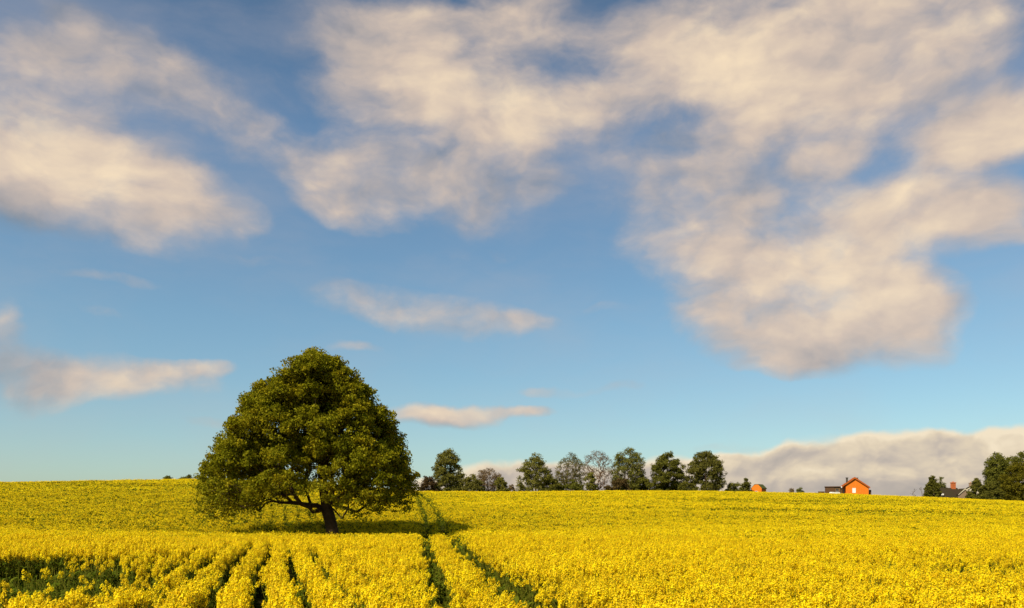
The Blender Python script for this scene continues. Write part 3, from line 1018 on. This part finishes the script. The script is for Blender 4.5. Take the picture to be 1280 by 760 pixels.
T('bush', 'low dark green bush under the first bare tree', 'bush', 237, 676, 706, 598, 'dome', L_DARK, nt=120, per=24, ls=0.32, clump=0.9, low=0.05, group=ROW)
T('bare_tree', 'grey half bare tree with thin green leaf', 'tree', 242, 695, 734, 566, 'round', L_OLIVE, M_TWIG_B, nt=1200, per=9, ls=0.24, clump=1.0, low=0.18, bare=True, group=ROW)
T('bare_tree', 'bare pinkish brown tree with open branches', 'tree', 241, 727, 768, 564, 'fan', L_BROWN, M_TWIG_B, nt=1000, per=4, ls=0.22, clump=1.0, low=0.2, bare=True, group=ROW)
T('bush', 'small green bush at the foot of the pinkish bare tree', 'bush', 237, 729, 747, 591, 'tall', L_MID, nt=100, per=20, ls=0.30, clump=0.8, low=0.05, group=ROW)
T('bare_tree', 'half leafed tree with a dark middle and twiggy sides', 'tree', 240, 762, 809, 560, 'round', L_OLIVE, M_TWIG_B, nt=1400, per=19, ls=0.26, clump=1.1, low=0.14, bare=True, group=ROW)
T('bush', 'dark green hedge bush between the grey and the pinkish bare trees', 'bush', 237.5, 700, 732, 600.5, 'dome', L_DARK, nt=130, per=20, ls=0.30, clump=0.85, low=0.05, group=ROW)
T('bush', 'low green hedge bush at the foot of the olive sunlit tree', 'bush', 236.5, 846, 872, 601, 'dome', L_DARK, nt=110, per=20, ls=0.30, clump=0.85, low=0.05, group=ROW)
T('bush', 'brown hedge bush under the half leafed tree', 'bush', 236, 754, 790, 597, 'dome', L_RED, nt=150, per=24, ls=0.30, clump=0.9, low=0.05, group=ROW)
T('bush', 'green hedge bush left of the round dark tree', 'bush', 236.5, 786, 820, 598, 'dome', L_DARK, nt=150, per=24, ls=0.32, clump=0.9, low=0.05, group=ROW)
T('broadleaf_tree', 'round dark green tree, second from the right in the row', 'tree', 240, 813, 857, 566, 'round', L_DARK, nt=340, per=30, ls=0.30, clump=1.05, low=0.08, group=ROW)
T('broadleaf_tree', 'olive sunlit tree at the right end of the row', 'tree', 239, 856, 907, 564, 'round', L_OLIVE, nt=340, per=28, ls=0.30, clump=1.15, low=0.08, group=ROW)
T('bush', 'low olive hedge bush right of the sunlit tree', 'bush', 239, 903, 931, 603.5, 'dome', L_OLIVE, nt=110, per=22, ls=0.28, clump=0.8, low=0.05, group=ROW)
T('conifer', 'small dark evergreen beside the little orange cottage', 'tree', 246, 925, 941, 598, 'cone', L_DARK, nt=110, per=26, ls=0.26, clump=0.7, low=0.05)
T('bush', 'tiny grey bush left of its green neighbour on the skyline', 'bush', 250, 986, 994, 610, 'dome', L_BROWN, nt=40, per=16, ls=0.22, clump=0.6, low=0.05)
T('bush', 'tiny green bush alone on the skyline between the houses', 'bush', 250, 994, 1006, 609.5, 'dome', L_PALE, nt=60, per=18, ls=0.22, clump=0.6, low=0.05)
T('bare_tree', 'little bare twiggy shrub left of the cone shaped evergreen', 'shrub', 262, 1138, 1160, 608, 'fan', L_BROWN, M_TWIG, nt=130, per=0, clump=0.9, low=0.15, bare=True)
T('conifer', 'dark cone shaped evergreen in front of the farmhouse', 'tree', 262, 1154, 1177, 595.0, 'egg', L_DARK, nt=420, per=30, ls=0.24, clump=0.6, low=0.04)
T('broadleaf_tree', 'pale green small tree behind the cone shaped evergreen', 'tree', 330, 1170, 1184, 597, 'tall', L_PALE, nt=120, per=16, ls=0.32, clump=0.9, low=0.1)
T('conifer', 'dark pointed evergreen in front of the pale chimney', 'tree', 258, 1208, 1235, 598.5, 'cone', L_DARK, nt=250, per=34, ls=0.28, clump=0.8, low=0.04)
T('broadleaf_tree', 'tall dark green tree at the right edge', 'tree', 268, 1231, 1262, 567, 'tall', L_DARK, nt=420, per=30, ls=0.32, clump=1.2, low=0.05)
T('broadleaf_tree', 'dark green tree behind the yellow green one at the right edge', 'tree', 275, 1248, 1300, 566, 'tall', L_DARK, nt=420, per=30, ls=0.32, clump=1.2, low=0.05)
T('broadleaf_tree', 'yellow green leafy tree at the right edge', 'tree', 256, 1250, 1296, 577, 'dome', L_YELL, nt=360, per=28, ls=0.30, clump=1.1, low=0.05)
T('bush', 'dark bush under the tall tree at the right edge', 'bush', 255, 1222, 1252, 603, 'dome', L_DARK, nt=170, per=26, ls=0.32, clump=0.9, low=0.05)
T('bush', 'tiny low bush on the left skyline, away from the oak', 'bush', 162, 203, 218, 594.5, 'dome', L_DARK, nt=70, per=20, ls=0.20, clump=0.5, low=0.05)
T('bush', 'tiny bush on the left skyline nearest the oak', 'bush', 162, 224, 242, 593.5, 'dome', L_OLIVE, nt=80, per=16, ls=0.20, clump=0.5, low=0.05)


# ------------------------------------------------------------------ houses
def brick_mat(name, c1, c2, mortar):
    m, g, bs = mat(name)
    tc = g.n.new('ShaderNodeTexCoord')
    s = g.sep(tc.outputs['Object'])
    b = g.n.new('ShaderNodeTexBrick')
    g.put(b.inputs['Vector'], g.xyz(g.m('ADD', s[0], s[1]), s[2]))
    b.inputs['Color1'].default_value = (*c1, 1)
    b.inputs['Color2'].default_value = (*c2, 1)
    b.inputs['Mortar'].default_value = (*mortar, 1)
    b.inputs['Scale'].default_value = 1.0
    b.inputs['Brick Width'].default_value = 0.225
    b.inputs['Row Height'].default_value = 0.075
    b.inputs['Mortar Size'].default_value = 0.008
    n = g.noise(tc.outputs['Object'], 0.9, 5, 0.6)
    g.put(bs.inputs['Base Color'], g.mix(g.rng(n, 0.35, 0.75, 0, 0.35), b.outputs['Color'], tuple(k * 0.62 for k in c1)))
    return m


def tile_mat(name, c1, c2, moss=None):
    m, g, bs = mat(name)
    tc = g.n.new('ShaderNodeTexCoord')
    w = g.n.new('ShaderNodeTexWave')
    w.bands_direction = 'Z'
    g.put(w.inputs['Vector'], tc.outputs['Object'])
    w.inputs['Scale'].default_value = 1.6
    w.inputs['Distortion'].default_value = 0.6
    n = g.noise(tc.outputs['Object'], 1.5, 6, 0.65)
    c = g.mix(g.rng(n, 0.3, 0.7), c1, c2)
    if moss:
        c = g.mix(g.rng(g.noise(tc.outputs['Object'], 0.8, 6, 0.7), 0.32, 0.55), c, moss)
    c = g.mix(g.m('MULTIPLY', w.outputs['Fac'], 0.25), c, tuple(k * 0.6 for k in c1))
    g.put(bs.inputs['Base Color'], c)
    b = g.n.new('ShaderNodeBump')
    b.inputs['Strength'].default_value = 0.5
    g.put(b.inputs['Height'], w.outputs['Fac'])
    g.put(bs.inputs['Normal'], b.outputs[0])
    return m


def plain(name, c, rough=0.6, spec=0.3):
    return rough_mat(name, tuple(k * 0.93 for k in c), tuple(min(1, k * 1.05) for k in c), 2.0, rough)


M_ORANGE = brick_mat('orange_brick', (0.80, 0.19, 0.006), (0.72, 0.16, 0.005), (0.65, 0.24, 0.04))
M_CHIM = brick_mat('chimney_brick', (0.58, 0.13, 0.025), (0.46, 0.10, 0.02), (0.40, 0.22, 0.12))
M_PALEB = brick_mat('pale_brick', (0.30, 0.20, 0.13), (0.25, 0.165, 0.105), (0.32, 0.26, 0.19))
M_RTILE = tile_mat('orange_tile', (0.42, 0.10, 0.015), (0.33, 0.075, 0.012))
M_DTILE = tile_mat('dark_tile', (0.032, 0.019, 0.012), (0.048, 0.028, 0.018), (0.034, 0.028, 0.012))
M_MOSS = tile_mat('mossy_tile', (0.10, 0.085, 0.035), (0.075, 0.06, 0.03), (0.075, 0.10, 0.015))
M_WHITE = plain('white_paint', (0.80, 0.80, 0.76))
M_CREAM = plain('cream_render', (0.62, 0.56, 0.42))
M_BOARD = plain('brown_board', (0.11, 0.055, 0.024))
M_BOARD2 = plain('light_brown_board', (0.16, 0.095, 0.042))
M_VERGE = plain('orange_verge_board', (0.40, 0.10, 0.012))
M_LEAD = plain('dark_flue', (0.060, 0.055, 0.045))
mg, gg, gb = mat('window_glass')
gb.inputs['Base Color'].default_value = (0.03, 0.035, 0.04, 1)
gb.inputs['Roughness'].default_value = 0.08
gb.inputs['Specular IOR Level'].default_value = 0.6
M_GLASS = mg


def boxes(name, bl, m, parent):
    """one mesh of several bevelled boxes, each (x0,x1,y0,y1,z0,z1)"""
    bm = bmesh.new()
    for (x0, x1, y0, y1, z0, z1) in bl:
        r = bmesh.ops.create_cube(bm, size=1)
        bmesh.ops.scale(bm, vec=(x1 - x0, y1 - y0, z1 - z0), verts=r['verts'])
        bmesh.ops.translate(bm, vec=((x0 + x1) / 2, (y0 + y1) / 2, (z0 + z1) / 2), verts=r['verts'])
    bmesh.ops.bevel(bm, geom=bm.edges[:], offset=0.012, segments=1, affect='EDGES')
    me = bpy.data.meshes.new(name)
    bm.to_mesh(me)
    bm.free()
    return link_mesh(name, me, m, parent)


def prism(name, poly, y0, y1, m, parent, axis='y'):
    """an x-z outline pushed from y0 to y1 (or a y-z outline along x)"""
    n = len(poly)
    v = []
    for yy in (y0, y1):
        for (a, z) in poly:
            v.append((a, yy, z) if axis == 'y' else (yy, a, z))
    f = [tuple(range(n)), tuple(range(2 * n - 1, n - 1, -1))]
    for i in range(n):
        j = (i + 1) % n
        f.append((i, i + n, j + n, j))
    me = bpy.data.meshes.new(name)
    me.from_pydata(v, [], f)
    bm = bmesh.new(); bm.from_mesh(me)
    bmesh.ops.recalc_face_normals(bm, faces=bm.faces[:])
    bm.to_mesh(me); bm.free()
    return link_mesh(name, me, m, parent)


def pitched(name, hw, ze, zr, y0, y1, m, parent, over=0.3, th=0.16, axis='y', c=0.0):
    """two roof slopes with thickness as one mesh"""
    s = (zr - ze) / hw
    a = hw + over
    ea = ze - s * over
    poly = [(c - a, ea), (c, zr), (c + a, ea), (c + a, ea + th), (c, zr + th * 1.25), (c - a, ea + th)]
    return prism(name, poly, y0, y1, m, parent, axis)


def window(parent, x, y, z, w, h, m_frame=None, bars=True):
    fr = m_frame or M_WHITE
    t = 0.07
    fo = boxes('window', [(x - w / 2, x + w / 2, y - 0.05, y + 0.03, z, z + t), (x - w / 2, x + w / 2, y - 0.05, y + 0.03, z + h - t, z + h),
                          (x - w / 2, x - w / 2 + t, y - 0.045, y + 0.025, z + t, z + h - t), (x + w / 2 - t, x + w / 2, y - 0.045, y + 0.025, z + t, z + h - t)] +
               ([(x - 0.025, x + 0.025, y - 0.04, y + 0.02, z + t, z + h - t)] if bars else []), fr, parent)
    boxes('pane', [(x - w / 2 + t * 0.6, x + w / 2 - t * 0.6, y - 0.012, y + 0.012, z + t * 0.6, z + h - t * 0.6)], M_GLASS, fo)
    boxes('sill', [(x - w / 2 - 0.08, x + w / 2 + 0.08, y - 0.12, y + 0.02, z - 0.08, z - 0.005)], M_WHITE, fo)
    return fo


def at(px, d):
    x = (px - CX) / F * d
    return x, d, float(ground_z(x, d))


def orange_house():
    d = 300.0
    k = d / F
    x, y, gz = at(1068.5, d)
    root = empty('brick_house', (x, y, gz), R(-17))
    tag(root, 'bright orange gabled brick house with a white upstairs window', 'house')
    Z = lambda py: (HY - py) * k - gz
    X = lambda px: (px - 1068.5) * k
    hw = X(1084.5)
    zr, ze = Z(597.2), Z(608.5)
    xl = X(1058)
    # main front wall with its gable
    s = (zr - ze) / hw
    prism('wall', [(xl, -0.4), (hw, -0.4), (hw, ze), (0, zr), (xl, ze + s * (hw + xl))], 0, 9.0, M_ORANGE, root)
    # left bay stands back under the same slope
    prism('wall', [(X(1052.5), -0.4), (xl - 0.01, -0.4), (xl - 0.01, ze + s * (hw + xl) - 0.02), (X(1052.5), ze - 0.02)], 1.3, 8.9, M_ORANGE, root)
    pitched('roof', hw, ze + 0.02, zr + 0.03, -0.45, 9.3, M_RTILE, root, over=0.5, th=0.2)
    prism('verge_board', [(-hw - 0.45, ze - s * 0.45 - 0.28), (0, zr - 0.34), (hw + 0.45, ze - s * 0.45 - 0.28), (hw + 0.45, ze - s * 0.45 - 0.01), (0, zr + 0.02), (-hw - 0.45, ze - s * 0.45 - 0.01)], -0.47, -0.40, M_VERGE, root)
    boxes('chimney', [(X(1058.6), X(1060.8), 1.0, 1.7, ze + 0.6, Z(597.5)), (X(1058.2), X(1061.2), 0.9, 1.8, Z(597.5), Z(596.6))], M_LEAD, root)
    boxes('chimney', [(X(1072), X(1074.2), 6.2, 7.0, zr - 1.6, Z(596.8)), (X(1071.6), X(1074.6), 6.1, 7.1, Z(596.8), Z(596.2))], M_LEAD, root)
    w = boxes('window', [(X(1065.6), X(1065.6) + 0.09, -0.06, 0.04, Z(616.0), Z(610)), (X(1069.6) - 0.09, X(1069.6), -0.06, 0.04, Z(616.0), Z(610)),
                         (X(1065.6) + 0.09, X(1069.6) - 0.09, -0.055, 0.035, Z(610) - 0.1, Z(610)), (X(1065.6) + 0.09, X(1069.6) - 0.09, -0.055, 0.035, Z(616.0), Z(616.0) + 0.1)], M_WHITE, root)
    boxes('blind', [(X(1065.6) + 0.07, X(1069.6) - 0.07, -0.02, 0.02, Z(616.0) + 0.07, Z(610) - 0.07)], M_WHITE, w)
    window(root, X(1057.1) - 0.35, 1.29, Z(616.2), 0.5, 1.5, M_BOARD, False)
    boxes('door', [(X(1076), X(1079), -0.05, 0.03, 0.0, 2.05)], M_BOARD, root)
    boxes('downpipe', [(X(1084.5) + 0.02, X(1084.5) + 0.14, -0.06, 0.04, 0.0, ze - 0.2)], M_LEAD, root)
    # dark box added against the right wall for the eave's shade
    boxes('eave_shade', [(hw + 0.005, hw + 0.95, 0.8, 5.0, -0.3, ze - 1.1)], M_BOARD, root)


def outbuilding():
    d = 302.0
    k = d / F
    x, y, gz = at(1031.5, d)
    root = empty('outbuilding', (x, y, gz), R(-19))
    tag(root, 'flat roofed dark brown timber outbuilding beside the orange house', 'outbuilding')
    Z = lambda py: (HY - py) * k - gz
    X = lambda px: (px - 1031.5) * k
    boxes('wall', [(0.0, X(1042.5) - 0.003, 0, 5, -0.3, Z(608.8))], M_BOARD, root)
    boxes('wall', [(X(1042.5) + 0.003, X(1049.3), 0.15, 5, -0.3, Z(608.8))], M_BOARD2, root)
    boxes('roof', [(-0.2, X(1049.3) + 0.12, -0.25, 5.2, Z(608.8) + 0.003, Z(608.8) + 0.22)], M_BOARD, root)
    boxes('door', [(X(1035), X(1035) + 1.0, -0.04, 0.02, 0.0, 2.1)], M_BOARD2, root)
    window(root, X(1045.5), 0.13, Z(614.0), 0.9, 0.8, M_BOARD, True)
    # link to the house, with its white gable end above the dark door
    boxes('link', [(X(1049.4), X(1051.6), 0.5, 4.5, -0.3, Z(609.8))], M_BOARD, root)
    boxes('fascia', [(X(1049.0), X(1051.2), 0.30, 0.49, Z(610.0), Z(608.2))], M_WHITE, root)
    # low wall going left
    lw = empty('boundary_wall', (at(1023, 303)[0], 303, at(1023, 303)[2]))
    tag(lw, 'low dark wall just left of the brown outbuilding', 'wall')
    boxes('wall', [(0, 2.2, 0, 0.3, -0.2, (HY - 614.6) * 303 / F - lw.location.z)], M_BOARD, lw)
    boxes('coping', [(-0.05, 2.25, -0.05, 0.35, (HY - 614.6) * 303 / F - lw.location.z + 0.003, (HY - 614.6) * 303 / F - lw.location.z + 0.09)], M_BOARD2, lw)


def caravan():
    d = 292.0
    k = d / F
    x, y, gz = at(1045, d)
    # stands on a bank so that only its roof clears the crop
    root = empty('caravan', (x, y, gz))
    tag(root, 'cream white caravan roof showing above the crop by the outbuilding', 'caravan')
    top = (HY - 614.9) * k - gz
    L = 1.55
    poly = [(-L, top - 2.0), (L, top - 2.0), (L, top - 0.55), (L - 0.25, top - 0.12), (L - 0.6, top - 0.10), (-L + 0.9, top - 0.08), (-L + 0.75, top), (-L + 0.2, top), (-L, top - 0.3)]
    prism('body', poly, 0, 2.1, M_WHITE, root)
    boxes('window', [(-0.9, 0.9, -0.03, 0.02, top - 1.1, top - 0.55)], M_GLASS, root)
    boxes('chassis', [(-L + 0.1, L - 0.1, 0.1, 2.0, -0.1, top - 2.003)], M_LEAD, root)
    for yy in (-0.02, 1.95):
        b = MB()
        b.tube([(0, yy - 0.001, 0.33), (0, yy, 0.33), (0, yy + 0.17, 0.33), (0, yy + 0.171, 0.33)], [0.01, 0.33, 0.33, 0.01], 16)
        link_mesh('wheel', b.mesh('wheel'), M_LEAD, root)


def cottage():
    d = 285.0
    k = d / F
    x, y, gz = at(945.5, d)
    root = empty('cottage', (x, y, gz), R(-34))
    tag(root, 'little orange cottage with mossy roof by a small evergreen', 'cottage')
    zr = (HY - 605.3) * k - gz
    hw = 1.75
    ze = zr - 1.35
    prism('wall', [(-hw, -0.3), (hw, -0.3), (hw, ze), (0.55, zr - 0.12), (-0.55, zr - 0.12), (-hw, ze)], 0, 4.8, M_ORANGE, root)
    prism('roof', [(-hw - 0.12, ze - 0.1), (-0.6, zr - 0.09), (0.6, zr - 0.09), (hw + 0.25, ze - 0.2), (hw + 0.25, ze - 0.02), (0.62, zr + 0.06), (-0.62, zr + 0.06), (-hw - 0.12, ze + 0.06)], 0.02, 5.0, M_MOSS, root)
    window(root, 0, -0.01, ze - 2.0, 0.9, 1.1)
    boxes('door', [(-0.45, 0.45, -0.05, 0.02, 0.0, 2.0)], M_BOARD, root)


def farmhouse():
    d = 300.0
    k = d / F
    x, y, gz = at(1189.0, d)
    root = empty('farmhouse', (x, y, gz))
    tag(root, 'farmhouse with dark tiled roof and tall orange chimney', 'house')
    Z = lambda py: (HY - py) * k - gz
    X = lambda px: (px - 1189.0) * k
    zr = Z(610.3)
    ze = zr - 3.0
    hl = X(1204)
    boxes('wall', [(X(1172), hl, 0, 7.0, -0.3, ze)], M_PALEB, root)
    prism('gable', [(0.02, ze), (6.98, ze), (3.5, zr - 0.15)], hl - 0.25, hl, M_PALEB, root, 'x')
    prism('gable', [(0.02, ze), (6.98, ze), (3.5, zr - 0.15)], X(1172), X(1172) + 0.25, M_PALEB, root, 'x')
    pitched('roof', 3.5, ze, zr, X(1172) - 0.15, hl - 0.26, M_DTILE, root, 0.4, 0.18, 'x', 3.5)
    ch = boxes('chimney', [(X(1195.3), X(1200.4), 3.0, 4.0, zr - 0.6, Z(603.4)), (X(1194.9), X(1200.8), 2.9, 4.1, Z(603.4), Z(602.5))], M_CHIM, root)
    for q in (0.35, 0.75):
        b = MB()
        cxp = X(1195.3) + q * 1.2
        b.tube([(cxp, 3.5, Z(602.5)), (cxp, 3.5, Z(602.5) + 0.35)], [0.14, 0.11], 10)
        link_mesh('chimney_pot', b.mesh('chimney_pot'), M_CHIM, ch)
    # cross wing with a lower, pale edged gable that faces the field
    s = 1.0
    cx, hw2 = X(1204.5), 2.1
    z2 = Z(611.0)
    e2 = z2 - 1.9
    prism('wall', [(cx - hw2, -0.3), (cx + hw2, -0.3), (cx + hw2, e2), (cx, z2 - 0.1), (cx - hw2, e2)], -0.9, 2.6, M_PALEB, root)
    pitched('roof', hw2, e2, z2 - 0.08, -1.05, 3.2, M_DTILE, root, 0.3, 0.16, 'y', cx)
    prism('verge_board', [(cx - hw2 - 0.3, e2 - 0.36), (cx, z2 - 0.30), (cx + hw2 + 0.3, e2 - 0.36), (cx + hw2 + 0.3, e2 - 0.12), (cx, z2 + 0.14), (cx - hw2 - 0.3, e2 - 0.12)], -1.12, -1.06, M_CREAM, root)
    f = boxes('dormer', [(X(1177.2), X(1179.2), -0.42, 0.55, Z(619), Z(617.0))], M_WHITE, root)
    window(root, X(1184), -0.02, 1.0, 1.0, 1.2)
    window(root, X(1192), -0.02, 1.0, 1.0, 1.2)


def second_house():
    d = 310.0
    k = d / F
    x, y, gz = at(1219.0, d)
    root = empty('house', (x, y, gz), R(-24))
    tag(root, 'cream gabled house with pale chimney half hidden by dark evergreens', 'house')
    Z = lambda py: (HY - py) * k - gz
    X = lambda px: (px - 1219.0) * k
    hw = -X(1199)
    zr, ze = Z(605.5), Z(617.8)
    prism('wall', [(-hw, -0.3), (hw, -0.3), (hw, ze), (0, zr - 0.1), (-hw, ze)], 0, 9, M_CREAM, root)
    pitched('roof', hw, ze + 0.02, zr, -0.3, 9.2, M_DTILE, root, 0.35, 0.3)
    prism('verge_board', [(-hw - 0.3, ze - 0.5), (0, zr - 0.30), (hw + 0.3, ze - 0.5), (hw + 0.3, ze - 0.25), (0, zr - 0.02), (-hw - 0.3, ze - 0.25)], -0.38, -0.31, M_CREAM, root)
    ch = boxes('chimney', [(X(1212.6), X(1216.8), 2.0, 2.9, ze + 1.5, Z(604.0)), (X(1212.2), X(1217.2), 1.9, 3.0, Z(604.0), Z(603.2))], M_PALEB, root)
    b = MB()
    b.tube([(X(1214.5), 2.45, Z(603.2)), (X(1214.5), 2.45, Z(603.2) + 0.3)], [0.15, 0.12], 10)
    link_mesh('chimney_pot', b.mesh('chimney_pot'), M_CHIM, ch)
    window(root, -2.2, -0.02, 1.0, 1.1, 1.2)
    window(root, 0, -0.02, 3.6, 1.1, 1.2)


orange_house()
outbuilding()
caravan()
cottage()
farmhouse()
second_house()
